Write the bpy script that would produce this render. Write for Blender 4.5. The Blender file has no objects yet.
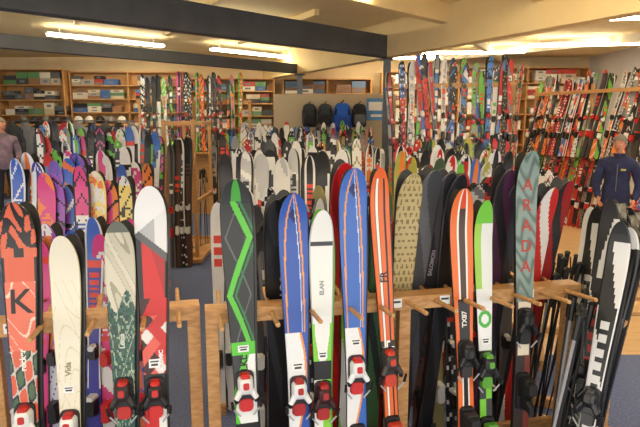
import bpy, math, random
from mathutils import Matrix, Vector
R = random.Random(11)
sc = bpy.context.scene
sc.view_settings.view_transform = 'Standard'
sc.view_settings.exposure = 0.0

def lin(c):
    return tuple((v/255/12.92) if v/255 <= .04045 else ((v/255+.055)/1.055)**2.4 for v in c)
def c4(c): return (*lin(c), 1.0)

# ---------------------------------------------------------------- materials
def mat(name, rgb, rough=.5, metal=0, noise=None, emit=0, bump=0, coat=0):
    m = bpy.data.materials.new(name); m.use_nodes = True
    nt = m.node_tree; b = nt.nodes['Principled BSDF']
    b.inputs['Base Color'].default_value = c4(rgb)
    b.inputs['Roughness'].default_value = rough
    b.inputs['Metallic'].default_value = metal
    b.inputs['Coat Weight'].default_value = coat
    if noise:
        rgb2, scale, stretch = noise
        tc = nt.nodes.new('ShaderNodeTexCoord'); mp = nt.nodes.new('ShaderNodeMapping')
        mp.inputs['Scale'].default_value = stretch
        n = nt.nodes.new('ShaderNodeTexNoise'); n.inputs['Scale'].default_value = scale
        n.inputs['Detail'].default_value = 4
        r = nt.nodes.new('ShaderNodeValToRGB')
        r.color_ramp.elements[0].color = c4(rgb); r.color_ramp.elements[1].color = c4(rgb2)
        r.color_ramp.elements[0].position = .35; r.color_ramp.elements[1].position = .65
        L = nt.links.new
        L(tc.outputs['Object'], mp.inputs[0]); L(mp.outputs[0], n.inputs['Vector'])
        L(n.outputs['Fac'], r.inputs[0]); L(r.outputs[0], b.inputs['Base Color'])
        if bump:
            bp = nt.nodes.new('ShaderNodeBump'); bp.inputs['Strength'].default_value = bump
            L(n.outputs['Fac'], bp.inputs['Height']); L(bp.outputs[0], b.inputs['Normal'])
    if emit:
        b.inputs['Emission Color'].default_value = c4(rgb)
        b.inputs['Emission Strength'].default_value = emit
    return m
def attr_mat(name, rough, coat=0.0):
    m = bpy.data.materials.new(name); m.use_nodes = True
    nt = m.node_tree; b = nt.nodes['Principled BSDF']
    a = nt.nodes.new('ShaderNodeAttribute'); a.attribute_name = 'Col'
    nt.links.new(a.outputs['Color'], b.inputs['Base Color'])
    b.inputs['Roughness'].default_value = rough
    b.inputs['Coat Weight'].default_value = coat
    return m
M_SKI = attr_mat('ski_topsheet', .38, .15)
M_PAINT = attr_mat('painted_plastic', .45)
M_CLOTH = attr_mat('cloth', .85)
M_WOOD = mat('light_oak', (208,160,104), .5, noise=((186,136,82), 6, (1,1,9)))
M_WOODH = mat('rail_oak', (206,158,102), .45, noise=((178,128,76), 5, (2,14,14)))
M_CARPET = mat('blue_carpet', (84,98,142), .95, noise=((110,124,168), 60, (1,1,1)), bump=.3)
M_FLOORW = mat('vinyl_wood_floor', (222,188,142), .35, noise=((204,166,118), 3, (1,8,1)))
M_CREAM = mat('cream_paint', (244,222,170), .7, noise=((238,214,160), 2, (1,1,1)))
M_CEIL = mat('ceiling_paint', (246,228,182), .8, noise=((238,218,168), 1.2, (1,1,1)))
M_CEILW = mat('white_ceiling_joist', (242,238,222), .8, noise=((234,230,214), 2, (1,1,1)))
M_BEAM = mat('dark_beam_paint', (78,82,90), .55, noise=((68,72,80), 3, (1,1,1)))
M_POST = mat('grey_steel', (92,102,116), .45, .2)
M_WALL = mat('wall_paint', (224,206,170), .8, noise=((216,196,160), 2, (1,1,1)))
M_WALLW = mat('wall_white', (228,231,238), .8, noise=((222,225,234), 2, (1,1,1)))
M_TUBE = mat('fluorescent_tube', (255,238,202), .5, emit=36)
M_METAL = mat('steel_wire', (150,150,155), .3, .9)
M_BLACK = mat('black_paint', (20,20,22), .4)
M_SKIN = mat('skin', (214,150,122), .55, noise=((200,132,106), 12, (1,1,1)))

# ---------------------------------------------------------------- mesh builder
class MB:
    def __init__(s): s.v=[]; s.f=[]; s.c=[]; s.m=[]
    def add(s, vs, fs, col=(200,200,200), mi=0, M=None):
        o=len(s.v)
        s.v += [tuple(M@Vector(v)) for v in vs] if M is not None else [tuple(v) for v in vs]
        l=lin(col)
        for f in fs:
            s.f.append(tuple(i+o for i in f)); s.c.append(l); s.m.append(mi)
    def obj(s, name, mats, matrix=None, parent=None, smooth=False, bevel=0):
        me=bpy.data.meshes.new(name); me.from_pydata(s.v,[],s.f)
        for m in mats: me.materials.append(m)
        me.polygons.foreach_set('material_index', s.m)
        if smooth: me.polygons.foreach_set('use_smooth',[True]*len(s.f))
        a=me.color_attributes.new('Col','FLOAT_COLOR','CORNER')
        buf=[]
        for f,c in zip(s.f,s.c):
            for _ in f: buf += (c[0],c[1],c[2],1.0)
        a.data.foreach_set('color',buf)
        me.update()
        o=bpy.data.objects.new(name,me); sc.collection.objects.link(o)
        if parent: o.parent=parent
        if matrix is not None: o.matrix_local=matrix
        if bevel:
            b=o.modifiers.new('bevel','BEVEL'); b.width=bevel; b.segments=2; b.limit_method='ANGLE'
        return o
BF=[(0,3,2,1),(4,5,6,7),(0,1,5,4),(1,2,6,5),(2,3,7,6),(3,0,4,7)]
def box(mb,c,s,col=(200,200,200),mi=0,rz=0,M=None,top=1.0):
    hx,hy,hz=s[0]/2,s[1]/2,s[2]/2
    vs=[(-hx,-hy,-hz),(hx,-hy,-hz),(hx,hy,-hz),(-hx,hy,-hz)]
    vs+=[(x*top,y*top,hz) for x,y,_ in vs]
    T=Matrix.Translation(c)@Matrix.Rotation(rz,4,'Z')
    if M is not None: T=M@T
    mb.add(vs,BF,col,mi,T)
def loft(mb, rings, col, mi=0, M=None, cap=True):
    n=len(rings[0]); vs=[p for r in rings for p in r]; fs=[]
    for k in range(len(rings)-1):
        for i in range(n):
            j=(i+1)%n
            fs.append((k*n+i,k*n+j,(k+1)*n+j,(k+1)*n+i))
    if cap:
        fs.append(tuple(reversed(range(n)))); fs.append(tuple((len(rings)-1)*n+i for i in range(n)))
    mb.add(vs,fs,col,mi,M)
def rrect(w,d,z,r=.3,n=3,cx=0,cy=0):
    out=[]; rr=min(w,d)*r
    for q,(sx,sy) in enumerate([(1,1),(-1,1),(-1,-1),(1,-1)]):
        for k in range(n+1):
            a=math.pi/2*(q+k/n)
            out.append((cx+sx*(w/2-rr)+rr*math.cos(a), cy+sy*(d/2-rr)+rr*math.sin(a), z))
    return out
def tube(mb,p,q,r0,r1,col,mi=0,n=8,M=None):
    p=Vector(p);q=Vector(q);d=(q-p).normalized()
    a=d.orthogonal().normalized();b=d.cross(a)
    rg=[[tuple(c+(a*math.cos(2*math.pi*i/n)+b*math.sin(2*math.pi*i/n))*r) for i in range(n)] for c,r in((p,r0),(q,r1))]
    loft(mb,rg,col,mi,M)
def empty(name,M=None):
    e=bpy.data.objects.new(name,None); sc.collection.objects.link(e)
    if M is not None: e.matrix_world=M
    return e

# ---------------------------------------------------------------- ski geometry
TIP=.17
def th_at(s,L):
    t=s/L; return .008+.015*max(0,1-abs(2*t-1)**2)
def curl(s,L):
    q=max(0,(s-(L-.26))/.26); return -.055*q*q
def hw_at(s,L,W):
    a=.45*L; b=L-TIP
    if s<a:
        k=.5+.5*math.cos(math.pi*s/a); w=W*(.68+.2*k)
        if s<.03: w*=math.sqrt(max(.15,1-((.03-s)/.03)**2*.8))
    elif s<b:
        k=.5-.5*math.cos(math.pi*(s-a)/(b-a)); w=W*(.68+.32*k)
    else:
        q=(s-b)/TIP; w=W*math.sqrt(max(.004,1-q**2.4))
    return w
def add_ski(mb,L,W,colf,base,nx,ds,M=None,flip=False):
    ss=[0,.012]; s=.03
    while s<L-TIP: ss.append(s); s+=ds
    k=max(6,int(TIP/ds*1.2))
    ss+=[L-TIP*(1-math.sin(math.pi/2*i/k)) for i in range(k+1)]
    sg=-1 if flip else 1
    vs=[];n1=nx+1
    for s in ss:
        hw=hw_at(s,L,W);t=th_at(s,L);o=curl(s,L)
        for j in range(n1):
            u=-1+2*j/nx
            vs.append((hw*u,sg*(o-t+(.003 if abs(u)>.99 else 0)),s))
        vs.append((hw,sg*o,s)); vs.append((-hw,sg*o,s))
    st=n1+2; o0=len(mb.v)
    mb.v += [tuple(M@Vector(v)) for v in vs] if M is not None else vs
    bl=lin(base); dk=lin((28,28,30)); cache={}
    def put(f,c):
        if flip: f=f[::-1]
        mb.f.append(tuple(i+o0 for i in f)); mb.c.append(c); mb.m.append(0)
    for i in range(len(ss)-1):
        a=i*st;b=a+st; sm=(ss[i]+ss[i+1])/2
        for j in range(nx):
            c=colf(-1+2*(j+.5)/nx,sm)
            if c not in cache: cache[c]=lin(c)
            put((a+j,a+j+1,b+j+1,b+j),cache[c])
        put((a+nx,a+n1,b+n1,b+nx),dk)
        put((a+n1,a+n1+1,b+n1+1,b+n1),bl)
        put((a+n1+1,a,b,b+n1+1),dk)
    put(tuple(range(st))[::-1],dk)
    e=(len(ss)-1)*st; put(tuple(range(e,e+st)),dk)

def binding(mb,s,ca,cb,M=None,L=1.75,fl=1,K_=1.15):
    """toe piece at s, heel piece lower; local ski axes (x across, -y out, z along)"""
    y0=-th_at(s,L)
    def blk(z,rings,col):
        rg=[]
        for w,l,o,dz in rings:
            rg.append([(x,(y0-o*K_)*fl,z+(dz+yy)*1.0) for x,yy,_ in rrect(w*K_,l*K_,0,.28)])
        loft(mb,rg,col,0,M)
    K=(30,30,33); G=(170,172,176)
    blk(s,[(.072,.13,0,0),(.070,.128,.010,0)],K)
    blk(s+.012,[(.062,.075,.010,0),(.060,.07,.030,0),(.050,.056,.046,.004),(.03,.035,.054,.006)],ca)
    blk(s+.047,[(.04,.04,.010,0),(.034,.034,.04,0),(.02,.02,.046,0)],cb)
    blk(s+.014,[(.026,.03,.050,.004),(.022,.026,.058,.004)],cb)
    blk(s-.02,[(.05,.018,.010,0),(.044,.014,.026,0)],G)
    for sx in(-1,1):
        tube(mb,(sx*.022,(y0-.036)*fl,s-.005),(sx*.046,(y0-.038)*fl,s-.045),.016,.012,ca,0,10,M)
        tube(mb,(sx*.046,(y0-.038)*fl,s-.045),(sx*.044,(y0-.034)*fl,s-.062),.012,.009,K,0,10,M)
        tube(mb,(sx*.03,(y0-.02)*fl,s-.13),(sx*.062,(y0-.03)*fl,s-.09),.004,.004,G,0,6,M)
        tube(mb,(sx*.062,(y0-.03)*fl,s-.09),(sx*.066,(y0-.05)*fl,s-.05),.008,.006,K,0,6,M)
    blk(s-.085,[(.058,.055,0,0),(.05,.05,.014,0)],cb)
    h=s-.36
    blk(h,[(.07,.17,0,0),(.066,.16,.012,0)],K)
    blk(h+.02,[(.058,.09,.012,0),(.056,.08,.05,.005),(.04,.05,.085,.012)],ca)
    blk(h+.062,[(.06,.03,.03,0),(.05,.024,.06,0)],cb)
    blk(h-.05,[(.034,.07,.012,0),(.03,.05,.055,-.01),(.022,.04,.075,-.03)],cb)
def binding_lo(mb,s,ca,cb,M,L,fl=1):
    y0=th_at(s,L)
    for (z,w,l,o,c) in((s,.06,.10,.045,ca),(s+.03,.045,.04,.055,cb),(s-.33,.06,.13,.06,ca),(s-.27,.055,.03,.075,cb)):
        rg=[[(x,-fl*(y0+oo),z+yy) for x,yy,_ in rrect(w*k,l*k,0,.25,1)] for oo,k in((0,1),(o,.75))]
        loft(mb,rg,c,0,M)

def hsh(a,b=0.0):
    v=math.sin(a*12.9898+b*78.233)*43758.5453; return v-math.floor(v)
def ski_M(x,y,z,yaw=0,roll=0,lean=0):
    r=math.radians
    return Matrix.Translation((x,y,z))@Matrix.Rotation(r(yaw),4,'Z')@Matrix.Rotation(r(roll),4,'Y')@Matrix.Rotation(-r(lean),4,'X')

def rand_graphic(pal,L):
    A=R.choice(pal);B=R.choice(pal);C=R.choice([(236,236,236),(20,20,22),(220,60,40),R.choice(pal)]);D=R.choice([(30,30,32),(230,230,230),R.choice(pal)])
    k=R.randint(0,5); ph=R.random()*6; f=R.uniform(5,20); s1=R.uniform(.52,.72)*L; s2=s1+R.uniform(.12,.3)
    tip=L-R.uniform(.1,.4); seed=R.random()*99; lf=R.uniform(18,30); edge=R.random()<.35; blk=R.random()<.5
    chev=R.random()<.55; cf=R.uniform(4,9); cs=R.choice([-1,1])*R.uniform(.3,1)
    def g(u,s):
        if edge and abs(u)>.75 and s>.5: return D
        if s1<s<s2 and abs(u)<.5 and (s*lf)%1<.62: return C
        if blk and L-.36<s<L-.24 and abs(u)<.5 and hsh(math.floor(s/.03),math.floor(u*3)+seed)>.4: return D
        if chev and (s*cf+(abs(u) if cs>0 else u)*cs+seed)%1<.16: return D
        if k==0: return B if math.sin(s*f+ph+u*1.6)>.4 else A
        if k==1: return B if abs(u)<.4 else A
        if k==2: return B if s>tip else (C if s>tip-.05 else A)
        if k==3: return B if hsh(math.floor(s/.06+u*.6),seed)>.65 else A
        if k==4: return C if s>L-.08 else (B if s<s1-.1 else A)
        return A if u<math.sin(s*4+ph) else B
    return g

def rack(p0,p1,zr,z0=0,pegs=0,yaw=0,depth=.45,tall=0):
    """wood leaning rack: top rail, foot rail, end posts, feet, pegs. p0/p1 are rail end points"""
    mb=MB(); p0=Vector((*p0,0));p1=Vector((*p1,0)); d=p1-p0;Ln=d.length;a=math.atan2(d.y,d.x)
    T=Matrix.Translation(p0)@Matrix.Rotation(a,4,'Z')
    box(mb,(Ln/2,0,zr),(Ln,.045,.075),M=T)
    box(mb,(Ln/2,0,.32),(Ln,.035,.09),M=T)
    np=max(2,int(Ln/1.3)+1)
    for i in range(np):
        x=.03+(Ln-.06)*i/(np-1)
        hgt=tall if tall else zr
        box(mb,(x,.05,hgt/2),(.05,.055,hgt),M=T)
        box(mb,(x,.03,.035),(.06,depth*1.3,.07),M=T)
    for i in range(pegs):
        x=.08+(Ln-.16)*(i+.5)/pegs
        tube(mb,(x,.0,zr),(x,-.23,zr+.02),.011,.010,(0,0,0),0,8,T)
    if tall:
        box(mb,(Ln/2,.0,tall-.15),(Ln,.035,.07),M=T)
        box(mb,(Ln/2,.08,1.33),(Ln,.3,.03),M=T)
    return mb.obj('ski_rack',[M_WOODH],bevel=.004)

def ski_row(p0,p1,n,pal,yaw=0,lean=7,L=(1.6,1.8),z0=0,W=(.05,.062),roll=0,rj=2,pair=.7,zr=1.2,mkrack=True,tall=0,pegs=None,nx=5,ds=.028,name='ski_row'):
    mb=MB(); r=math.radians(yaw); back=(-math.sin(r),math.cos(r))
    for i in range(n):
        t=(i+.5)/n; x=p0[0]+(p1[0]-p0[0])*t; y=p0[1]+(p1[1]-p0[1])*t
        l=R.uniform(*L); w=R.uniform(*W); g=rand_graphic(pal,l)
        M=ski_M(x,y,z0+.005,yaw+R.uniform(-5,5),roll+R.uniform(-rj,rj),lean+R.uniform(-1,.5))
        add_ski(mb,l,w,g,R.choice([(25,25,28),(25,25,28),(200,200,200),R.choice(pal)]),nx,ds,M)
        ca=R.choice([(235,235,235),(30,30,33),(200,40,35),(30,30,33)]);cb=R.choice([(200,40,35),(30,30,33),(225,225,225)])
        if ds<.014: binding(mb,l*.47,ca,cb,M,l,1,1.0)
        else: binding_lo(mb,l*.47,ca,cb,M,l)
        if R.random()<pair:
            M2=M@Matrix.Translation((R.uniform(-.02,.02),.004,0))
            add_ski(mb,l,w,g,(25,25,28),2,.06,M2,flip=True)
    o=mb.obj(name,[M_SKI])
    if mkrack:
        k=(zr-z0)*math.tan(math.radians(lean))+.085
        q0=(p0[0]+back[0]*k,p0[1]+back[1]*k);q1=(p1[0]+back[0]*k,p1[1]+back[1]*k)
        rack(q0,q1,zr,tall=tall,pegs=pegs if pegs is not None else n//2)
    return o

# ---------------------------------------------------------------- room
def slab(name,c,s,m,rz=0,bev=0):
    mb=MB(); box(mb,(0,0,0),s); return mb.obj(name,[m],Matrix.Translation(c)@Matrix.Rotation(rz,4,'Z'),bevel=bev)
slab('floor',(-1.7,7,-.05),(18.6,18.4,.1),M_CARPET)
mb=MB(); mb.add([(1.9,4.7,.006),(7.6,4.7,.006),(7.6,16,.006),(3.2,16,.006),(1.9,4.7,0),(7.6,4.7,0),(7.6,16,0),(3.2,16,0)],
  [(0,1,2,3),(0,4,5,1),(0,3,7,4)],(0,0,0)); mb.obj('floor_wood',[M_FLOORW])
slab('wall_back',(-1.7,16.1,2),(18.8,.2,4.2),M_WALL)
slab('wall_left',(-11.1,7,2),(.2,18.4,4.2),M_WALL)
slab('wall_right',(7.7,7,2),(.2,18.4,4.2),M_WALLW)
slab('ceiling',(-1.7,7,3.9),(18.6,18.4,.12),M_CEIL)
slab('baseboard_back',(-1.7,15.98,.06),(18.6,.03,.12),M_WOOD)
slab('baseboard_right',(7.58,7,.06),(.03,18,.12),M_WOOD)
def beam(name,p,q,z0,z1,w,m):
    p=Vector(p);q=Vector(q);d=q-p;c=(p+q)/2
    return slab(name,(c.x,c.y,(z0+z1)/2),(d.length,w,z1-z0),m,math.atan2(d.y,d.x),.008)
beam('ceiling_beam_cream',(-1.5,15.9),(6.0,.98),3.22,3.84,.22,M_CREAM)
beam('ceiling_beam_dark',(1.2,10.4),(-8.0,1.2),3.22,3.60,.2,M_BEAM)
beam('ceiling_beam_dark',(-.55,13.9),(-9.5,4.2),3.22,3.44,.16,M_BEAM)
beam('ceiling_joist_dark',(-3.9,5.4),(-5.6,8.4),3.5,3.60,.12,M_BEAM)
for a,b in(((2.0,8.9),(-5.2,1.6)),((2.8,7.3),(-3.6,.8)),((3.6,5.7),(-1.3,.8))):
    beam('ceiling_joist_cream',a,b,3.56,3.84,.16,M_CREAM)
for k in range(1,6):
    p=Vector((1.2-k*1.25,10.4-k*1.25)); q=p+Vector((-1.75,3.5))*.99
    beam('ceiling_joist_cream',tuple(p),tuple(q),3.74,3.84,.09,M_CREAM)
for a,b in(((2.6,15.9),(7.5,10.5)),((3.4,6.8),(7.5,11.0)),((3.0,11.5),(5.2,15.9))):
    beam('ceiling_joist_white',a,b,3.66,3.84,.12,M_CEILW)
for (x,y) in((1.24,10.5),(-.5,14)):
    mb=MB()
    box(mb,(0,0,1.6),(.13,.13,3.2)); box(mb,(0,0,.01),(.26,.26,.02)); box(mb,(0,0,3.2),(.24,.24,.02))
    mb.obj('steel_column',[M_POST],Matrix.Translation((x,y,0)),bevel=.006)
def fixture(x,y,a,ln=2.4):
    e=empty('fluorescent_light',Matrix.Translation((x,y,3.64))@Matrix.Rotation(a,4,'Z'))
    mb=MB(); box(mb,(0,0,.05),(ln,.10,.03)); box(mb,(-ln*.4,0,.125),(.02,.02,.12));box(mb,(ln*.4,0,.125),(.02,.02,.12)); 
    mb.obj('housing',[M_WALLW],parent=e)
    mb=MB()
    for yy in(-.06,.06): tube(mb,(-ln/2+.03,yy,0.02),(ln/2-.03,yy,0.02),.02,.02,(0,0,0))
    mb.obj('tubes',[M_TUBE],parent=e)
A45=math.radians(45)
for x,y in((-3.6,7.6),(-1.6,9.6),(-5.6,5.6),(-4.2,11.4),(-6.8,9.2),(-2.6,4.2),(-.2,6.6),(-1.6,13.6),(-5.0,14.0),(.6,3.2),(1.6,5.2)):
    fixture(x,y,A45)
for x,y in((4.4,9.0),(5.6,12.0),(3.6,13.4),(6.2,7.0),(4.6,4.6),(1.9,14.6)):
    fixture(x,y,math.radians(-8))

# ---------------------------------------------------------------- foreground racks
def fg_rack(p0,p1,zr,pegx,tags=()):
    mb=MB(); p0=Vector((*p0,0));p1=Vector((*p1,0));d=p1-p0;Ln=d.length;a=math.atan2(d.y,d.x)
    T=Matrix.Translation(p0)@Matrix.Rotation(a,4,'Z')
    box(mb,(Ln/2,.045,zr),(Ln,.10,.07),M=T)
    for x in(.03,Ln-.03,Ln*.5):
        box(mb,(x,.05,(zr-.035)/2),(.06,.06,zr-.035),M=T)
        box(mb,(x,.05,.03),(.07,.7,.06),M=T)
    box(mb,(Ln/2,.05,.4),(Ln-.1,.03,.1),M=T)
    for x in pegx:
        tube(mb,(x*Ln,.0,zr+.005),(x*Ln,-.24,zr+.03),.012,.011,(0,0,0),0,10,T)
        tube(mb,(x*Ln,.09,zr+.005),(x*Ln,.30,zr+.03),.012,.011,(0,0,0),0,10,T)
    e=empty('ski_rack')
    mb.obj('frame',[M_WOODH],bevel=.004,parent=e)
    mb=MB()
    for x in tags:
        box(mb,(x*Ln,-.008,zr+.005),(.055,.003,.045),(244,244,244),M=T); box(mb,(x*Ln,-.0105,zr+.012),(.04,.001,.01),(60,60,60),M=T)
    mb.obj('price_tags',[M_PAINT],parent=e)
LP0,LP1=(-2.3,2.02),(-.571,2.50)
CP0,CP1=(-.53,2.42),(1.40,2.84)
fg_rack(LP0,LP1,1.2,[.2,.35,.62,.74,.86,.945],[.90,.55])
fg_rack(CP0,CP1,1.2,[.035,.155,.25,.345,.42,.50,.575,.645,.72,.795,.875,.95],[.60,.84,.47])

def rail_y(x):
    if x<-.55: return LP0[1]+(LP1[1]-LP0[1])*(x-LP0[0])/(LP1[0]-LP0[0])
    return CP0[1]+(CP1[1]-CP0[1])*(x-CP0[0])/(CP1[0]-CP0[0])

def lettering(parent,items,L):
    for k,(txt,size,s,x,ang,col) in enumerate(items):
        cu=bpy.data.curves.new('t','FONT'); cu.body=txt; cu.size=size; cu.align_x='CENTER'; cu.align_y='CENTER'; cu.offset=.0012
        o=bpy.data.objects.new('t',cu); sc.collection.objects.link(o)
        dg=bpy.context.evaluated_depsgraph_get()
        me=bpy.data.meshes.new_from_object(o.evaluated_get(dg)); bpy.data.objects.remove(o)
        T=Matrix.Rotation(math.radians(ang),4,'Y')@Matrix.Rotation(math.pi/2,4,'X')
        for v in me.vertices:
            p=T@v.co; z=p.z+s
            v.co=(p.x+x, curl(z,L)-th_at(z,L)-.0016, z)
        me.materials.clear(); me.materials.append(mat('print',col,.4))
        c=bpy.data.objects.new('lettering',me); sc.collection.objects.link(c); c.parent=parent

def fg_ski(x,ztip,W,gf,base=(30,30,32),bind=((235,235,235),(200,40,35)),sb=.48,roll=0,lean=7,texts=(),tags=(),dx_back=.012,yaw=None,dz=0):
    L=(ztip)/math.cos(math.radians(lean))
    y=rail_y(x)-1.2*math.tan(math.radians(lean))-.034
    if yaw is None: yaw=13 if x>-.55 else 15
    M=ski_M(x-1.5*math.sin(math.radians(roll)),y,.003,yaw,roll,lean)
    e=empty('ski_pair',M)
    mb=MB(); g=lambda u,s: gf(u,s,L)
    add_ski(mb,L,W,g,base,36,.005); mb.obj('ski_front',[M_SKI],parent=e)
    mb=MB(); add_ski(mb,L,W,g,base,6,.03,Matrix.Translation((dx_back,.004,0)),flip=True); mb.obj('ski_back',[M_SKI],parent=e)
    mb=MB(); binding(mb,sb*L,*bind,L=L)
    mb.obj('bindings',[M_PAINT],parent=e)
    if tags:
        mb=MB()
        for (tx,s,w,h) in tags:
            yy=-th_at(s,L)-.003
            box(mb,(tx,yy,s),(w,.002,h),(245,245,245))
            box(mb,(tx,yy-.0015,s+h*.22),(w*.75,.001,h*.16),(40,40,40))
            box(mb,(tx,yy-.0015,s-h*.15),(w*.6,.001,h*.25),(60,60,60))
        mb.obj('price_tag',[M_PAINT],parent=e)
    if texts: lettering(e,texts,L)
    return e

W_=(238,238,234);K_=(24,24,26)
def g_orange_tribal(u,s,L):
    if s>L-.20:
        v=math.sin(s*70+3*math.sin(u*4))+math.sin(u*7+s*30)
        return K_ if v>-.1 else (214,100,66)
    if s>L-.24: return K_ if abs(u)<.3 else (214,100,66)
    if s>1.42:
        return (214,94,64) if abs(u)<.82 else K_
    if s>1.12:
        v=math.sin(s*30+2*math.sin(s*12+u*2)+u*2)
        return K_ if abs(u)>.88 else (244,206,186) if abs(v)<.12 else (226,112,84)
    if s>.6:
        v=math.sin(s*40+u*3)+math.sin(u*6-s*22)
        return (70,100,66) if v>.9 else (46,44,46) if v>.1 else (196,190,180) if v>-.35 else (214,92,62)
    return (206,84,58)
def g_cream(u,s,L):
    v=math.sin(s*16+2.2*math.sin(s*9+u*1.5)+u*2.6)
    if abs(v)<.07 and s<L-.2: return (210,196,154)
    v=math.sin(s*25-2.5*math.sin(s*7+u*2)-u*2)
    if abs(v)<.10 and s<1.3: return (210,200,162)
    if abs(u)>.94: return (200,190,150)
    return (232,226,206)
def g_swirl_green(u,s,L):
    if s>L-.05: return (110,114,106)
    if s>1.30+.05*math.sin(u*4):
        v=math.sin(s*26+3*math.sin(s*13+u*2)+u*3); return (160,156,134) if abs(v)<.16 else (210,204,184) if v>0 else (198,192,172)
    h=hsh(math.floor(s/.012),math.floor(u*9))
    v=math.sin(s*18+2*math.sin(s*7-u*3))
    if abs(v)<.10: return (176,186,166)
    return (50,92,80) if h>.4 else (34,64,58) if h>.12 else (150,170,140)
def g_red_tri(u,s,L):
    if s>L-.16+.06*u: return (236,236,236)
    if s>L-.25-.06*u: return (180,182,184) if u<.2 else (226,226,226)
    if s>L-.29-.06*u: return (90,90,94)
    if s>1.30:
        if u<-.62 or u>.86: return K_
        return (176,26,28) if u>.86-(s-1.30)*4 else (206,34,34)
    if s>1.22: return (206,34,34) if u>-.2+(s-1.22)*8-.6 else (60,16,20)
    if s>.95:
        a=math.floor(s/.075+u*.9);b=math.floor(s/.075-u*.9);h=hsh(a,b)
        return (206,40,38) if h>.6 else (232,226,222) if h>.38 else (60,20,24) if h>.2 else (226,94,80)
    if s>.8: return K_
    return (206,40,38) if u<.3 else W_
def g_black_green(u,s,L):
    G=(88,196,54)
    tri=abs(((s*1.9)%1)*2-1)*1.5-.75
    if s>L-.10: return (40,44,42) if abs(u)>.35 else (70,160,60)
    if s>1.10:
        if tri-.2<u<tri+.2: return G
        if abs(u-tri-.42)<.08: return (28,120,60)
        if abs(u+tri)<.05: return (90,96,94)
        if (u+tri)>1.1: return (50,56,56)
        return (28,32,32)
    if s>1.04: return G
    if s>.72: return (236,238,236) if u>tri-.2 else G if u>tri-.7 else (44,48,48)
    return K_
def g_blue_curve(u,s,L,B=(44,86,176)):
    q=(L-s)
    v1=-.72+.5*math.exp(-q*6); v2=.1+.62*(1-math.exp(-q*4))
    if s>1.12:
        if abs(u-v2)<.06: return (236,156,72)
        if abs(u-v2+.2)<.035: return (196,206,226)
        if abs(u-v1)<.06: return (236,156,72)
        if L-.14<s<L-.06 and abs(u)+abs(s-(L-.10))/.04*.4<.4: return (30,50,110)
        return B
    w=math.sin((s-.66)*6)
    if abs(u-w*.8)<.10: return (236,152,64)
    return (234,236,238) if u<w*.8 else B
def g_blue2(u,s,L): return g_blue_curve(u,s,L,(54,104,192))
def g_white_green(u,s,L):
    if s>1.15:
        if abs(u)>.88: return (176,180,180)
        if 1.52<s<1.54: return (60,60,64)
        return (236,238,234)
    if s>.97: return (130,208,64) if abs(u)>.35+.4*math.sin((s-.97)*9) else W_
    if s>.88: return K_
    return (134,210,64) if u>0 else W_
def g_orange_stripe(u,s,L):
    if s>L-.05: return (224,96,34)
    if abs(u+.35)<.13: return (240,236,226)
    if abs(u-.45)<.10: return (40,30,26)
    if abs(u+.35)<.2: return (60,40,30)
    if .93<s<1.05: return (244,240,230) if hsh(math.floor(s/.02),math.floor(u*3))>.5 else (40,30,26)
    return (226,104,40)
def g_orange_wide(u,s,L):
    if s>1.22:
        if abs(abs(u)-.36)<.09: return (240,236,228)
        if abs(u)<.27: return (214,74,32) if s>L-.1 else (70,44,34)
        return (230,110,42)
    if s>1.0: return K_ if abs(u)<.6 else (230,110,42)
    return (230,110,42) if abs(u)>.45 else (240,236,228) if abs(u)>.3 else K_
def g_lime_tip(u,s,L):
    if s>L-.12: return (114,196,62)
    if s>L-.45: return (154,205,72) if u<-.3 else (222,226,222)
    if 1.02<s<1.2: return (236,236,236) if math.hypot(u*.05,(s-1.11))>.045 or math.hypot(u*.05,(s-1.11))<.025 else (70,180,60)
    if s<.95: return (120,200,60) if u*math.sin(s*9)>0 else (60,64,62)
    return (228,230,228)
def g_teal_red(u,s,L):
    if s>1.18:
        v=math.sin(s*60+3*math.sin(u*3+s*15)); return (126,148,140) if v>.0 else (106,128,120) if v>-.7 else (86,104,98)
    if s>.9: return (228,216,192) if abs(u)<.8 else (70,50,44)
    return (54,44,42) if u<.2 else (120,54,44)
def g_tan_dots(u,s,L):
    d=math.hypot(((s/.035)%1)-.5,((u*2.2+ (math.floor(s/.035)%2)*.5)%1)-.5)
    return (140,120,74) if d<.28 else (200,182,130)
def flat(c,c2=None,edge=None):
    def f(u,s,L):
        if edge and abs(u)>.85: return edge
        if c2 and math.sin(s*9+u*2)>.55: return c2
        return c
    return f

fg_ski(-1.262,1.75,.072,g_orange_tribal,bind=(W_,(190,40,35)),sb=.465,texts=[('K',.15,1.33,0,0,(30,28,28)),('rocker',.035,1.08,0,-90,(240,236,226))],yaw=10)
fg_ski(-1.095,1.60,.064,g_cream,bind=(W_,(190,30,34)),sb=.475,texts=[('Vida',.035,1.02,0,-90,(150,140,110))],yaw=8,tags=[(.0,.93,.045,.03)])
fg_ski(-.875,1.65,.066,g_swirl_green,bind=((50,44,44),(190,40,35)),sb=.53,texts=[('Lotus',.03,1.12,0,-90,(210,214,200))],yaw=8)
fg_ski(-.725,1.80,.071,g_red_tri,bind=((38,38,40),(210,40,36)),sb=.475,roll=1,texts=[('ATOMIC',.026,1.01,.03,-90,(240,240,240))],tags=[(.0,1.0,.05,.04)])
fg_ski(-.335,1.83,.074,g_black_green,bind=((235,235,235),(200,36,36)),sb=.485,roll=-1.0,texts=[('VOLKL',.045,.97,0,-90,(20,20,24))],tags=[(.0,1.07,.05,.03)])
fg_ski(-.083,1.76,.070,g_blue_curve,bind=((235,238,240),(170,30,34)),sb=.475,tags=[(.0,.96,.055,.04)])
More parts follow.
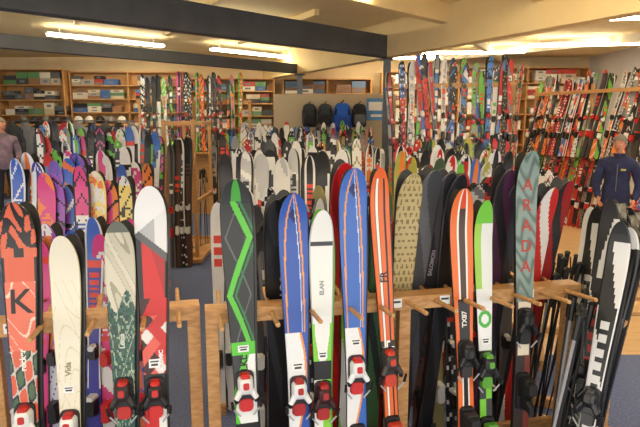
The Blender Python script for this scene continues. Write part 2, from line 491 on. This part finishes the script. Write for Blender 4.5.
fg_ski(.042,1.68,.060,g_white_green,base=(90,180,50),bind=((60,30,30),(170,36,34)),sb=.475,texts=[('ELAN',.028,1.32,0,-90,(150,154,156))],tags=[(.0,1.0,.045,.035)],lean=6.5,roll=1)
fg_ski(.20,1.87,.070,g_blue2,bind=((235,238,240),(200,36,36)),sb=.485,tags=[(.0,1.05,.05,.035)],roll=.5)
fg_ski(.335,1.87,.048,g_orange_stripe,bind=((60,56,54),(200,60,36)),sb=.50,roll=-2,texts=[('FR',.05,1.36,0,-90,(40,30,26))])
fg_ski(.745,1.76,.062,g_orange_wide,bind=((28,28,30),(40,40,42)),sb=.53,texts=[('TX87',.035,1.12,0,-90,(235,230,220))],roll=-.5)
fg_ski(.86,1.70,.050,g_lime_tip,bind=((40,40,42),(90,160,50)),sb=.51,tags=[(.0,1.0,.045,.035)])
fg_ski(1.10,1.94,.062,g_teal_red,bind=((28,28,30),(28,28,30)),sb=.55,roll=2.5,texts=[(ch,.085,1.78-i*.105,0,0,(178,54,44)) for i,ch in enumerate('ARADA')],tags=[(.0,1.0,.045,.03)])

def far_ski(x,ztip,W,gf,roll=0,texts=(),off=.18,lean=7,yaw=12):
    L=ztip; y=rail_y(x)+off+.02
    M=ski_M(x-1.5*math.sin(math.radians(roll)),y+.10,.003,yaw,roll,-lean*.75)
    e=empty('ski_pair',M); mb=MB(); g=lambda u,s: gf(u,s,L)
    add_ski(mb,L,W,g,(40,40,44),16,.012); mb.obj('ski_front',[M_SKI],parent=e)
    mb=MB(); add_ski(mb,L,W,g,(40,40,44),4,.04,Matrix.Translation((0,.004,0)),flip=True); mb.obj('ski_back',[M_SKI],parent=e)
    if texts: lettering(e,texts,L)
far_ski(-.25,1.74,.055,flat(K_,(50,50,54)))
far_ski(-.20,1.76,.066,flat((26,26,28)),texts=[('NORDICA',.075,1.36,0.0,-90,(225,225,225))])
far_ski(.08,1.90,.062,flat((206,28,32),(160,18,22)),off=.3)
far_ski(.13,1.66,.055,flat((226,228,222),(130,200,60)))
far_ski(.275,1.78,.055,flat((60,100,60),(30,40,34)))
far_ski(.415,1.85,.065,g_tan_dots,roll=1)
far_ski(.51,1.87,.06,flat((66,68,72),(96,98,102)),roll=5)
far_ski(.59,1.86,.06,flat((40,40,44),(74,74,80)),roll=7,texts=[('SALOMON',.03,1.36,0,-90,(150,150,154))])
far_ski(.66,1.84,.055,flat((30,30,34),(50,50,56)),roll=3)
far_ski(.93,1.86,.055,flat((76,40,68),(34,30,36)),roll=1)
far_ski(.99,1.80,.055,flat((34,34,40),(60,60,70)),roll=3)
far_ski(1.19,1.76,.055,flat((196,44,40),(228,222,216)),roll=4)
far_ski(1.27,1.80,.055,flat((150,30,32),(40,34,34)),roll=6)

# ---------------------------------------------------------------- right-hand foreground rack
P_BW=[(26,26,28),(26,26,28),(228,228,228),(60,62,66),(26,26,28),(228,228,228)]
P_RW=[(190,42,40),(228,223,220),(160,34,36),(50,40,40)]
# hand-picked black / white / green race skis
def g_race(A,B,C,ph):
    def f(u,s,L):
        if s>L-.10: return A
        if s>L-.42:
            return B if u>.2+.6*math.sin((s+ph)*7) else A
        if .80<s<1.20 and abs(u)<.5: return C if (s*15+ph)%1<.6 else A
        if abs(u)>.8: return B
        return A if math.sin(s*6+ph*5+u)>-.3 else B
    return f
gr=[((26,26,28),(228,228,228),(228,228,228)),((228,228,228),(26,26,28),(110,190,60)),((26,26,28),(110,190,60),(228,228,228)),((26,26,28),(228,228,228),(196,40,40)),((228,228,228),(60,62,66),(26,26,28))]
mb=MB(); K17=.0
for i in range(12):
    t=(i+.5)/12; x=1.15+.35*t; y=2.28+.9*t; l=R.uniform(1.60,1.74); w=R.uniform(.048,.058)
    A,B,C=gr[i%5]; gf=g_race(A,B,C,i*.37); M=ski_M(x,y,.005,-50+R.uniform(-6,6),R.uniform(-3,3),17+R.uniform(-1,.5))
    g=(lambda gf,l:(lambda u,s:gf(u,s,l)))(gf,l)
    add_ski(mb,l,w,g,(25,25,28),14,.008,M); add_ski(mb,l,w,g,(25,25,28),4,.04,M@Matrix.Translation((.012,.004,0)),flip=True)
    binding(mb,l*.47,(32,32,35),R.choice([(225,225,225),(190,40,36),(40,40,44)]),M,l,1,1.1)
mb.obj('ski_row',[M_SKI])
kk=1.1*math.tan(math.radians(17))+.09; bx,by=math.sin(math.radians(50)),math.cos(math.radians(50))
rack((1.15+bx*kk,2.28+by*kk),(1.50+bx*kk,3.18+by*kk),1.1,pegs=3)
R.seed(5)
ski_row((1.36,3.6),(1.92,5.1),16,P_RW,yaw=-55,lean=14,L=(1.55,1.74),W=(.05,.062),nx=7,ds=.02,zr=.95,rj=3,pegs=0)

def pole_bunch(x,y,n,dx,dy,lean=14,yaw=-50,h=1.2,cols=((24,24,26),(30,30,34),(180,180,184))):
    mb=MB()
    for i in range(n):
        M=ski_M(x+dx*i+R.uniform(-.02,.02),y+dy*i,0.003,yaw,R.uniform(-5,5),lean+R.uniform(-2,2)); c=R.choice(cols)
        tube(mb,(0,0,0),(0,0,h-.1),.005,.009,c,0,7,M)
        tube(mb,(0,0,h-.12),(0,0,h),.015,.017,(24,24,26),0,8,M)
        tube(mb,(0,0,h),(0,0,h+.015),.024,.012,(24,24,26),0,8,M)
        tube(mb,(0,0,.07),(0,0,.08),.045,.02,(24,24,26),0,10,M)
        loft(mb,[[(.02,-.002,h-.02),(.026,-.002,h-.02),(.026,.004,h-.02),(.02,.004,h-.02)],[(.05,-.006,h-.2),(.06,-.006,h-.2),(.06,.006,h-.2),(.05,.006,h-.2)]],(30,30,30),0,M)
    mb.obj('ski_pole_bundle',[M_PAINT])
PC=((24,24,26),(30,30,34),(30,30,34),(150,150,154))
pole_bunch(1.0,2.35,12,.032,.045,lean=13,h=1.22,cols=PC)
pole_bunch(1.12,2.9,12,.035,.05,lean=12,h=1.25,cols=PC)

# ---------------------------------------------------------------- further rows
P_MIX=[(30,30,34),(226,226,226),(196,44,40),(60,110,196),(110,186,70),(230,126,50),(140,142,146),(226,226,226),(30,30,34)]
P_BLUE=[(56,96,196),(130,90,190),(216,222,235),(66,66,160),(226,116,70),(90,130,216),(56,96,196)]
P_PINK=[(234,134,66),(216,70,140),(70,104,196),(236,214,120),(226,226,226),(216,70,140),(150,80,180)]
P_WK=[(232,232,230),(34,34,36),(170,172,176),(232,232,230),(80,82,86)]
P_WW=[(236,236,234),(228,228,226),(196,198,200),(236,236,234),(40,40,44)]
P_DK=[(34,34,38),(64,64,68),(120,120,124),(160,150,100),(30,30,34),(190,46,42)]
P_DD=[(34,34,38),(64,64,68),(24,24,28),(110,110,112),(30,30,34),(90,60,50)]
P_GRN=[(116,190,66),(30,30,34),(216,64,64),(226,226,226),(210,90,150),(30,30,34),(60,60,66)]
P_OLV=[(34,34,38),(170,170,76),(70,96,70),(206,206,202),(40,70,120),(190,46,42),(30,30,34)]
ski_row((-2.55,4.35),(-1.95,4.5),7,P_BLUE,L=(1.74,1.86),W=(.06,.068),nx=9,ds=.015)
ski_row((-2.05,3.75),(-1.42,3.95),7,P_PINK,L=(1.64,1.78),W=(.06,.068),nx=9,ds=.015)
ski_row((-1.80,2.95),(-1.05,3.15),8,P_PINK+P_BLUE,L=(1.42,1.55),W=(.05,.06),nx=9,ds=.015,zr=1.05)
ski_row((-2.75,5.3),(-1.75,5.5),12,P_PINK+P_MIX,L=(1.65,1.85))
ski_row((-3.3,6.3),(-2.0,6.8),17,P_GRN+P_MIX,L=(1.8,1.98),z0=.05)
ski_row((-4.35,8.3),(-2.75,8.7),20,P_MIX+P_DK,L=(1.7,1.9),z0=.2,zr=1.4)
ski_row((-.92,5.0),(.22,5.2),9,P_WW,L=(1.74,1.84),W=(.066,.076),nx=7,ds=.02)
ski_row((-.98,5.7),(.5,5.9),13,P_WK+P_DK+P_WW,L=(1.78,1.92))
ski_row((-.78,3.7),(.3,3.9),11,P_DK+P_WK,L=(1.5,1.64),zr=1.1)
ski_row((-.42,2.98),(1.25,3.32),15,P_DK+P_DD,L=(1.42,1.56),zr=1.0,yaw=10,mkrack=False)
ski_row((-1.2,7.4),(.9,7.6),21,P_MIX+P_WK,L=(1.7,1.95))
ski_row((-1.9,9.6),(1.0,9.8),30,P_MIX+P_DK,L=(1.7,1.95),z0=.05)
ski_row((-1.6,11.0),(1.0,11.2),28,P_MIX+P_WK,L=(1.75,1.98),z0=.12)
ski_row((.48,3.75),(1.2,3.9),9,P_DK+P_OLV,L=(1.62,1.76),roll=6,W=(.055,.065),nx=7,ds=.02)
ski_row((.6,4.6),(1.55,4.8),12,P_OLV+P_MIX,L=(1.7,1.85),roll=4)
ski_row((.75,5.7),(1.95,5.8),14,P_OLV+P_MIX,L=(1.7,1.85),roll=3)
ski_row((.95,6.9),(2.3,7.0),17,P_OLV,L=(1.7,1.9),z0=.03)
ski_row((1.15,9.0),(3.1,8.7),24,P_MIX+P_OLV,L=(1.6,1.7),tall=2.8,rj=3)
ski_row((1.15,9.12),(3.1,8.82),29,P_MIX+P_WK+P_DK+[(70,130,210)],L=(1.5,1.8),z0=1.36,mkrack=False,rj=6,lean=5,W=(.045,.055))
ski_row((3.1,9.8),(4.0,11.6),14,P_RW+P_OLV,yaw=-40,L=(1.6,1.8),lean=9)
ski_row((4.35,12.2),(5.55,9.5),26,P_RW+P_DK+P_MIX,yaw=-66,L=(1.6,1.75),lean=14,tall=2.8,rj=3)
ski_row((4.48,12.26),(5.68,9.56),27,P_MIX+P_DK+P_RW,yaw=-66,L=(1.55,1.8),z0=1.36,mkrack=False,lean=16,rj=4)
ski_row((-4.0,12.3),(-1.7,12.3),17,P_GRN+[(230,120,40),(30,30,34)],L=(1.6,1.75),z0=1.4,mkrack=False,lean=4,W=(.045,.055))
mb=MB()
box(mb,(-2.85,12.55,.7),(2.6,.5,1.4));box(mb,(-2.85,12.40,1.385),(2.7,.75,.03));box(mb,(-2.85,12.7,2.5),(2.6,.04,.07))
for x in(-4.1,-2.85,-1.6): box(mb,(x,12.72,1.9),(.06,.05,1.3))
mb.obj('ski_display_stand',[M_WOOD],bevel=.004)

def gable(x,y,rz):
    mb=MB(); T=Matrix.Translation((x,y,0))@Matrix.Rotation(rz,4,'Z')
    for dx in(0,.42): box(mb,(dx,0,1.05),(.05,.05,2.1),M=T); box(mb,(dx,1.2,1.05),(.05,.05,2.1),M=T)
    for z in(.12,.9,2.05): box(mb,(.21,0,z),(.42,.04,.06),M=T); box(mb,(.21,1.2,z),(.42,.04,.06),M=T)
    for z in(.9,2.05):
        for dx in(0,.42): box(mb,(dx,.6,z),(.04,1.2,.06),M=T)
    box(mb,(.21,.6,.05),(.6,1.5,.06),M=T)
    mb.obj('pole_stand',[M_WOOD],bevel=.004)
gable(-2.25,8.0,0)
pole_bunch(-2.2,8.1,12,.03,.08,lean=1,yaw=0,h=1.3)
ski_row((-2.15,7.65),(-1.85,7.7),4,P_DD,L=(1.7,1.9),mkrack=False,lean=6)

# ---------------------------------------------------------------- back wall furniture
def shelving(name,x0,x1,y,z0,z1,nz,d=.45,cols=None,items='boot_box_stack',fill=.92,bw=(.22,.42),back=True):
    mb=MB(); w=x1-x0
    for x in(x0,x1,(x0+x1)/2): box(mb,(x,y,(z1)/2),(.04,d,z1))
    if back: box(mb,((x0+x1)/2,y+d/2-.01,z1/2),(w,.02,z1))
    st=(z1-z0)/nz
    for i in range(nz+1): box(mb,((x0+x1)/2,y,z0+st*i),(w,d,.03))
    mb.obj(name,[M_WOOD],bevel=.003)
    b=MB()
    for i in range(nz):
        x=x0+.05
        while x<x1-.3:
            bwid=R.uniform(*bw); top=min(st-.08,R.choice([.26,.38,.5])); 
            if R.random()<fill and not(abs(x+bwid/2-(x0+x1)/2)<bwid/2+.03):
                z=z0+st*i+.016; h=R.choice([.08,.118,.16])
                while z+h<z0+st*i+.04+top:
                    c=R.choice(cols)
                    box(b,(x+bwid/2,y-.03,z+h/2),(bwid,d*.75,h-.002),c)
                    if R.random()<.5: box(b,(x+bwid/2,y-.03-d*.375-.002,z+h/2),(bwid*.4,.003,h*.4),(110,120,140))
                    z+=h+.002
            x+=bwid+.012
    b.obj(items,[M_PAINT],bevel=.004)
WB=[(240,238,232),(244,242,238),(232,226,216),(214,194,164),(190,60,50)]
GB=[(170,165,160),(90,94,100),(200,186,160),(60,62,68),(225,218,205),(150,110,80),(180,60,56),(60,100,170),(30,30,34),(90,140,90)]
shelving('stock_shelf',4.0,7.3,15.6,1.0,3.5,6,cols=WB,fill=1)
shelving('stock_shelf',-10.6,-7.0,15.6,1.0,3.45,6,cols=GB,fill=1)
shelving('stock_shelf',-6.9,-3.7,15.7,1.2,3.4,6,d=.3,cols=GB,items='folded_clothes_stack',fill=1)
shelving('stock_shelf',-3.5,-1.25,15.5,1.2,3.2,6,cols=GB,fill=1)
shelving('stock_shelf',-1.0,1.4,15.6,1.6,3.2,4,cols=[(180,130,90),(130,100,80),(240,238,232),(90,120,160)],fill=1)
shelving('stock_shelf',1.7,3.8,15.6,1.6,3.4,4,cols=WB,fill=1)
slab('display_plinth',(-6.6,14.9,1.0),(2.9,.4,2.0),M_WOOD,bev=.01)
mb=MB()
for zz in(2.0,):
    for i in range(10):
        c=R.choice([(30,30,34),(225,225,225),(60,62,68),(50,80,140),(120,122,126),(30,30,34)])
        cx=-7.9+i*.29; rings=[]; cy=14.9
        for k in range(7):
            a=k/6*math.pi/2*.97; rr=math.cos(a)
            rings.append([(cx+.11*rr*math.cos(t*math.pi/6),cy+.13*rr*math.sin(t*math.pi/6),zz+.08+.13*math.sin(a)) for t in range(12)])
        rings=[[(p[0],p[1],zz) if p[1]>cy-.02 else (p[0],p[1],zz+.05) for p in rings[0]]]+rings
        loft(mb,rings,c)
mb.obj('ski_helmet_collection',[M_PAINT],smooth=True)

def jackets(x0,x1,y,z,n,cols):
    mb=MB()
    for i in range(n):
        x=x0+(x1-x0)*i/(n-1); c=R.choice(cols); T=Matrix.Translation((x,y,z))@Matrix.Rotation(R.uniform(-.5,.5),4,'Z')
        loft(mb,[rrect(.5,.2,-.78,.4),rrect(.48,.2,-.4,.4),rrect(.5,.2,-.15,.4),rrect(.42,.16,-.05,.4),rrect(.16,.12,0,.4),rrect(.15,.12,.06,.4)],c,0,T)
        for s in(-1,1): tube(mb,(s*.2,0,-.08),(s*.33,-.02,-.42),.075,.06,c,0,8,T); tube(mb,(s*.33,-.02,-.42),(s*.33,-.06,-.68),.06,.045,c,0,8,T)
        box(mb,(0,-.105,-.4),(.02,.01,.6),(30,30,30),M=T)
    mb.obj('jacket_collection',[M_CLOTH],smooth=True)
    mb=MB(); tube(mb,(x0-.3,y,z+.1),(x1+.3,y,z+.1),.015,.015,(0,0,0))
    for x in(x0-.3,x1+.3): tube(mb,(x,y,0),(x,y,z+.1),.02,.02,(0,0,0)); box(mb,(x,y,.02),(.06,.6,.04))
    mb.obj('clothes_rail',[M_METAL])
jackets(-8.5,-4.6,13.6,1.98,13,[(30,32,40),(60,62,70),(120,122,130),(40,70,130),(150,40,60),(30,30,34)])

mb=MB(); box(mb,(.35,13.3,1.4),(2.9,.05,2.6))
for i in range(18): box(mb,(.35,13.268,.3+i*.13),(2.86,.012,.012),(120,110,96))
for x in(-1.0,1.7): box(mb,(x,13.3,.04),(.08,.6,.08))
mb.obj('slatwall_panel',[mat('slatwall',(188,174,148),.6)])
def backpack(x,z,c,c2,s=1):
    e=empty('backpack',Matrix.Translation((x,13.10,z))@Matrix.Scale(s,4))
    m=MB(); loft(m,[rrect(.26,.15,-.24,.4),rrect(.31,.2,-.18,.4),rrect(.31,.2,.08,.4),rrect(.26,.16,.2,.4),rrect(.14,.08,.25,.4)],c); m.obj('body',[M_CLOTH],parent=e,smooth=True)
    m=MB(); loft(m,[rrect(.2,.06,-.2,.4,cy=-.11),rrect(.24,.1,-.15,.4,cy=-.11),rrect(.23,.1,-.02,.4,cy=-.11),rrect(.18,.04,.03,.4,cy=-.1)],c2); m.obj('pocket',[M_CLOTH],parent=e,smooth=True)
    m=MB()
    for sx in(-1,1): tube(m,(sx*.09,-.02,.22),(sx*.12,-.12,.05),.018,.018,(30,30,30)); 
    tube(m,(-.03,0,.24),(.03,0,.3),.01,.01,(30,30,30)); m.obj('strap',[M_CLOTH],parent=e)
backpack(.12,2.2,(60,66,76),(30,32,40),1.1); backpack(.52,2.15,(40,100,210),(30,70,170),1.35); backpack(.92,2.2,(40,42,50),(90,94,104),1.1); backpack(-.25,2.2,(50,54,64),(30,32,40),1.1)
mb=MB(); box(mb,(1.35,13.25,2.35),(.5,.02,.5),(80,146,210)); box(mb,(1.35,13.235,2.42),(.4,.01,.2),(240,240,240)); box(mb,(1.35,13.235,2.2),(.3,.01,.06),(240,240,240)); mb.obj('poster',[M_PAINT])
mb=MB(); loft(mb,[rrect(2.2,.7,0,.05),rrect(2.2,.7,1.0,.05)],(206,170,120),0,Matrix.Translation((4.4,13.6,0))); box(mb,(4.4,13.6,1.02),(2.35,.8,.04),(120,90,60))
mb.obj('service_counter',[M_PAINT])
mb=MB()
for i in range(5):
    box(mb,(3.7+i*.33,13.55,1.1),(.28,.35,.12),(240,238,232)); 
    if i%2: box(mb,(3.7+i*.33,13.55,1.22),(.28,.35,.12),(232,228,220))
mb.obj('shoe_box_stack',[M_PAINT],bevel=.004)

# ---------------------------------------------------------------- people
def skin_mesh(verts,edges,radii,roots,sub=2):
    me=bpy.data.meshes.new('sk'); me.from_pydata(verts,edges,[])
    o=bpy.data.objects.new('sk',me); sc.collection.objects.link(o)
    md=o.modifiers.new('s','SKIN'); md.use_smooth_shade=True
    if not me.skin_vertices:
        bpy.context.view_layer.objects.active=o; bpy.ops.mesh.customdata_skin_add()
    for i,r in enumerate(radii):
        d=me.skin_vertices[0].data[i]; d.radius=r if isinstance(r,tuple) else (r,r); d.use_root=i in roots
    s=o.modifiers.new('u','SUBSURF'); s.levels=sub; s.render_levels=sub
    dg=bpy.context.evaluated_depsgraph_get()
    out=bpy.data.meshes.new_from_object(o.evaluated_get(dg)); bpy.data.objects.remove(o)
    return out
def person(name,M,jacket,trouser,haircol,pose,head_yaw=0,head_pitch=0,trim=None,longhair=False):
    e=empty(name,M)
    ms=[mat(name+'_top',jacket,.85,noise=(tuple(min(255,int(v*1.25+6)) for v in jacket),9,(1,1,1))),mat(name+'_trousers',trouser,.9),M_SKIN,M_BLACK]
    V=[];E=[];Rd=[];lab={}
    def v(p,r): V.append(p);Rd.append(r);return len(V)-1
    def ed(a,b,l): E.append((a,b)); lab[(a,b)]=l
    pel=v((0,0,.96),(.165,.13));wa=v((0,0,1.10),(.165,.13));ch=v((0,0,1.27),(.175,.13));uc=v((0,.005,1.39),(.13,.105));nk=v((0,0,1.49),(.058,.058));hb=v((0,-.015,1.57),(.05,.05))
    ed(pel,wa,0);ed(wa,ch,0);ed(ch,uc,0);ed(uc,nk,0);ed(nk,hb,2)
    wr={}
    for sx,key in((1,'L'),(-1,'R')):
        el,wrp=pose[key]
        s=v((sx*.185,.005,1.385),.08);q=v(el,.06);w=v(wrp,.042)
        ed(uc,s,0);ed(s,q,0);ed(q,w,0); wr[key]=(Vector(el),Vector(wrp))
        h=v((sx*.09,0,.88),.105);k=v((sx*.11,-.02,.5),.068);an=v((sx*.115,.03,.11),.046);t=v((sx*.125,-.05,.045),.042);tt=v((sx*.135,-.15,.035),.034)
        ed(pel,h,1);ed(h,k,1);ed(k,an,1);ed(an,t,3);ed(t,tt,3)
    me=skin_mesh(V,E,Rd,{pel})
    for m in ms: me.materials.append(m)
    P=[Vector(x) for x in V]
    for f in me.polygons:
        c=f.center;best=9;bl=0
        for (a,b),l in lab.items():
            d=P[b]-P[a];t=max(0,min(1,(c-P[a]).dot(d)/d.length_squared)); dd=(c-P[a]-d*t).length-(.06 if (a==pel or b==pel) else 0)
            if dd<best: best=dd;bl=l
        if bl==0 and c.z<.86 and abs(c.x)<.2: bl=1
        if bl==1 and c.z>.86: bl=0
        f.material_index=bl; f.use_smooth=True
    o=bpy.data.objects.new('body',me); sc.collection.objects.link(o); o.parent=e
    mb=MB(); loft(mb,[[(x,y,z) for x,y,z in rrect(.15,.15,1.46,.5)],[(x,y,z) for x,y,z in rrect(.16,.165,1.49,.5)],[(x,y,z) for x,y,z in rrect(.135,.14,1.52,.5)]],jacket,cap=False); mb.obj('collar',[M_CLOTH],parent=e,smooth=True)
    if trim:
        mb=MB(); box(mb,(.07,-.142,1.31),(.06,.01,.025),trim); box(mb,(0,-.140,1.2),(.010,.012,.36),(110,112,120)); mb.obj('jacket_trim',[M_CLOTH],parent=e)
    H=empty('head',None); H.parent=e
    H.matrix_local=Matrix.Translation((0,-.02,1.645))@Matrix.Rotation(math.radians(head_yaw),4,'Z')@Matrix.Rotation(math.radians(head_pitch),4,'X')
    def sph(fn,keep=lambda x,y,z:True,nu=36,nv=26):
        vs=[];fs=[];cs=[]
        for i in range(nv+1):
            th=math.pi*i/nv
            for j in range(nu):
                a=2*math.pi*j/nu; vs.append((math.sin(th)*math.cos(a),math.sin(th)*math.sin(a),math.cos(th)))
        for i in range(nv):
            for j in range(nu):
                q=(i*nu+j,(i+1)*nu+j,(i+1)*nu+(j+1)%nu,i*nu+(j+1)%nu)
                c=[sum(vs[k][d] for k in q)/4 for d in range(3)]
                if keep(*c): fs.append(q);cs.append(c)
        return [fn(*p) for p in vs],fs,cs
    G=lambda a,b:math.exp(-(a/b)**2)
    def face(x,y,z):
        X=x*.077;Y=y*.097;Z=z*.118
        if z<0: X*=1-.28*(-z)**1.6; 
        if z<-.2 and y>0: Y*=1-.35*(-z-.2)
        if y<0:
            Y-=.026*G(x,.13)*G(z+.18,.17)+.006*G(x,.2)*G(z+.05,.2)
            Y+=.010*(G(x-.36,.17)+G(x+.36,.17))*G(z-.06,.13)
            Y-=.006*G(z-.24,.1)*G(x,.6)
            Y-=.006*G(x,.3)*G(z+.5,.1); Y+=.004*G(x,.3)*G(z+.5,.025)
            Y-=.010*G(x,.3)*G(z+.85,.16)
        return (X,Y,Z)
    vs,fs,cs=sph(face); mb=MB(); 
    mb.add(vs,fs,(0,0,0),0)
    for i,c in enumerate(cs):
        if c[1]<-.5 and abs(c[0])<.27 and abs(c[2]+.5)<.07: mb.m[i]=1
    ho=mb.obj('face',[M_SKIN,mat('lips',(176,96,86),.5)],parent=H,smooth=True)
    low=-.75 if longhair else -.35
    def keep(x,y,z): return (z>.42) or (z>low and y>=.05) or (abs(x)>.72 and z>.0 and y>-.45) or (z>.32 and abs(x)>.5)
    k=1.11 if not longhair else 1.15
    def hf(x,y,z):
        p=face(x,y,z); n=1+.02*math.sin(x*23+z*17)*math.cos(y*19)
        return (p[0]*k*n,p[1]*k*n+.002,p[2]*(k-.005)*n)
    vs,fs,cs=sph(hf,keep); mb=MB(); mb.add(vs,fs,haircol); 
    hh=mb.obj('hair',[M_CLOTH],parent=H,smooth=True); so=hh.modifiers.new('s','SOLIDIFY'); so.thickness=.012; so.offset=-1
    mb=MB()
    for sx in(-1,1):
        vs,fs,cs=sph(lambda x,y,z:(sx*.028+x*.012,-.079+y*.011,.008+z*.009),nu=12,nv=8); mb.add(vs,fs,(235,232,228))
        vs,fs,cs=sph(lambda x,y,z:(sx*.028+x*.005,-.0885+y*.003,.008+z*.005),nu=10,nv=6); mb.add(vs,fs,(40,50,60))
        box(mb,(sx*.029,-.089,.030),(.03,.008,.006),haircol)
        vs,fs,cs=sph(lambda x,y,z:(sx*(.076+.008*x+.004*y),.008+y*.017,-.002+z*.03),nu=14,nv=10); mb.add(vs,fs,(206,140,112))
    mb.obj('eyes_and_ears',[M_PAINT],parent=H,smooth=True)
    for key,sx in(('L',1),('R',-1)):
        el,w=wr[key]; d=(w-el).normalized()
        side=Vector((-.25*sx,-1,0)); side=(side-d*side.dot(d)).normalized(); nrm=d.cross(side).normalized()
        inward=nrm if nrm.x*sx<0 else -nrm
        V=[];E=[];Rr=[];roots=set()
        def chain(pts,rs):
            b=len(V)
            for p,r in zip(pts,rs): V.append(tuple(p));Rr.append(r)
            for i in range(len(pts)-1): E.append((b+i,b+i+1))
            roots.add(b)
        for off in(-.022,0,.022):
            chain([w-d*.015+side*off*.5,w+d*.035+side*off,w+d*.085+side*off],[.016,.018,.014])
        for i,(off,ln) in enumerate(((.033,.072),(.011,.08),(-.011,.074),(-.032,.058))):
            a=w+d*.08+side*off
            b=a+(d*.95+inward*.3)*ln*.45; c=b+(d*.75+inward*.65)*ln*.32; f=c+(d*.5+inward*.85)*ln*.25
            chain([a,b,c,f],[.0095,.009,.008,.007])
        a=w+d*.025+side*.03; b=a+(d*.6+side*.7+inward*.2)*.035; c=b+(d*.9+side*.3+inward*.3)*.03
        chain([a,b,c],[.012,.010,.008])
        me=skin_mesh(V,E,Rr,roots,1); me.materials.append(M_SKIN)
        for f in me.polygons:f.use_smooth=True
        o=bpy.data.objects.new('hand',me); sc.collection.objects.link(o); o.parent=e
    return e
person('man',Matrix.Translation((4.28,7.9,.006))@Matrix.Rotation(math.radians(-30),4,'Z')@Matrix.Scale(1.07,4),(30,38,76),(44,44,52),(128,122,118),
  {'L':((.27,.03,1.10),(.22,-.14,.90)),'R':((-.25,-.0,1.10),(-.20,-.20,.93))},head_yaw=-10,head_pitch=8,trim=(190,190,110))
slab('raised_floor',(-7.0,10.2,.2),(4.2,3.2,.4),M_CARPET)
person('woman',Matrix.Translation((-5.56,9.7,.4))@Matrix.Rotation(math.radians(35),4,'Z')@Matrix.Scale(.98,4),(112,96,112),(40,42,56),(130,120,110),
  {'L':((.25,.02,1.13),(.2,-.18,1.02)),'R':((-.25,.02,1.13),(-.2,-.18,1.02))},head_yaw=10,longhair=True)

# ---------------------------------------------------------------- light + camera
w=bpy.data.worlds.new('world'); sc.world=w; w.use_nodes=True
w.node_tree.nodes['Background'].inputs[0].default_value=(1,.95,.87,1)
w.node_tree.nodes['Background'].inputs[1].default_value=2.5
cam=bpy.data.cameras.new('camera'); co=bpy.data.objects.new('camera',cam); sc.collection.objects.link(co)
co.location=(0,0,2.1); co.rotation_euler=(math.radians(90-9.65),0,0)
cam.sensor_width=36; cam.lens=550/640*36; cam.clip_start=.05
sc.camera=co
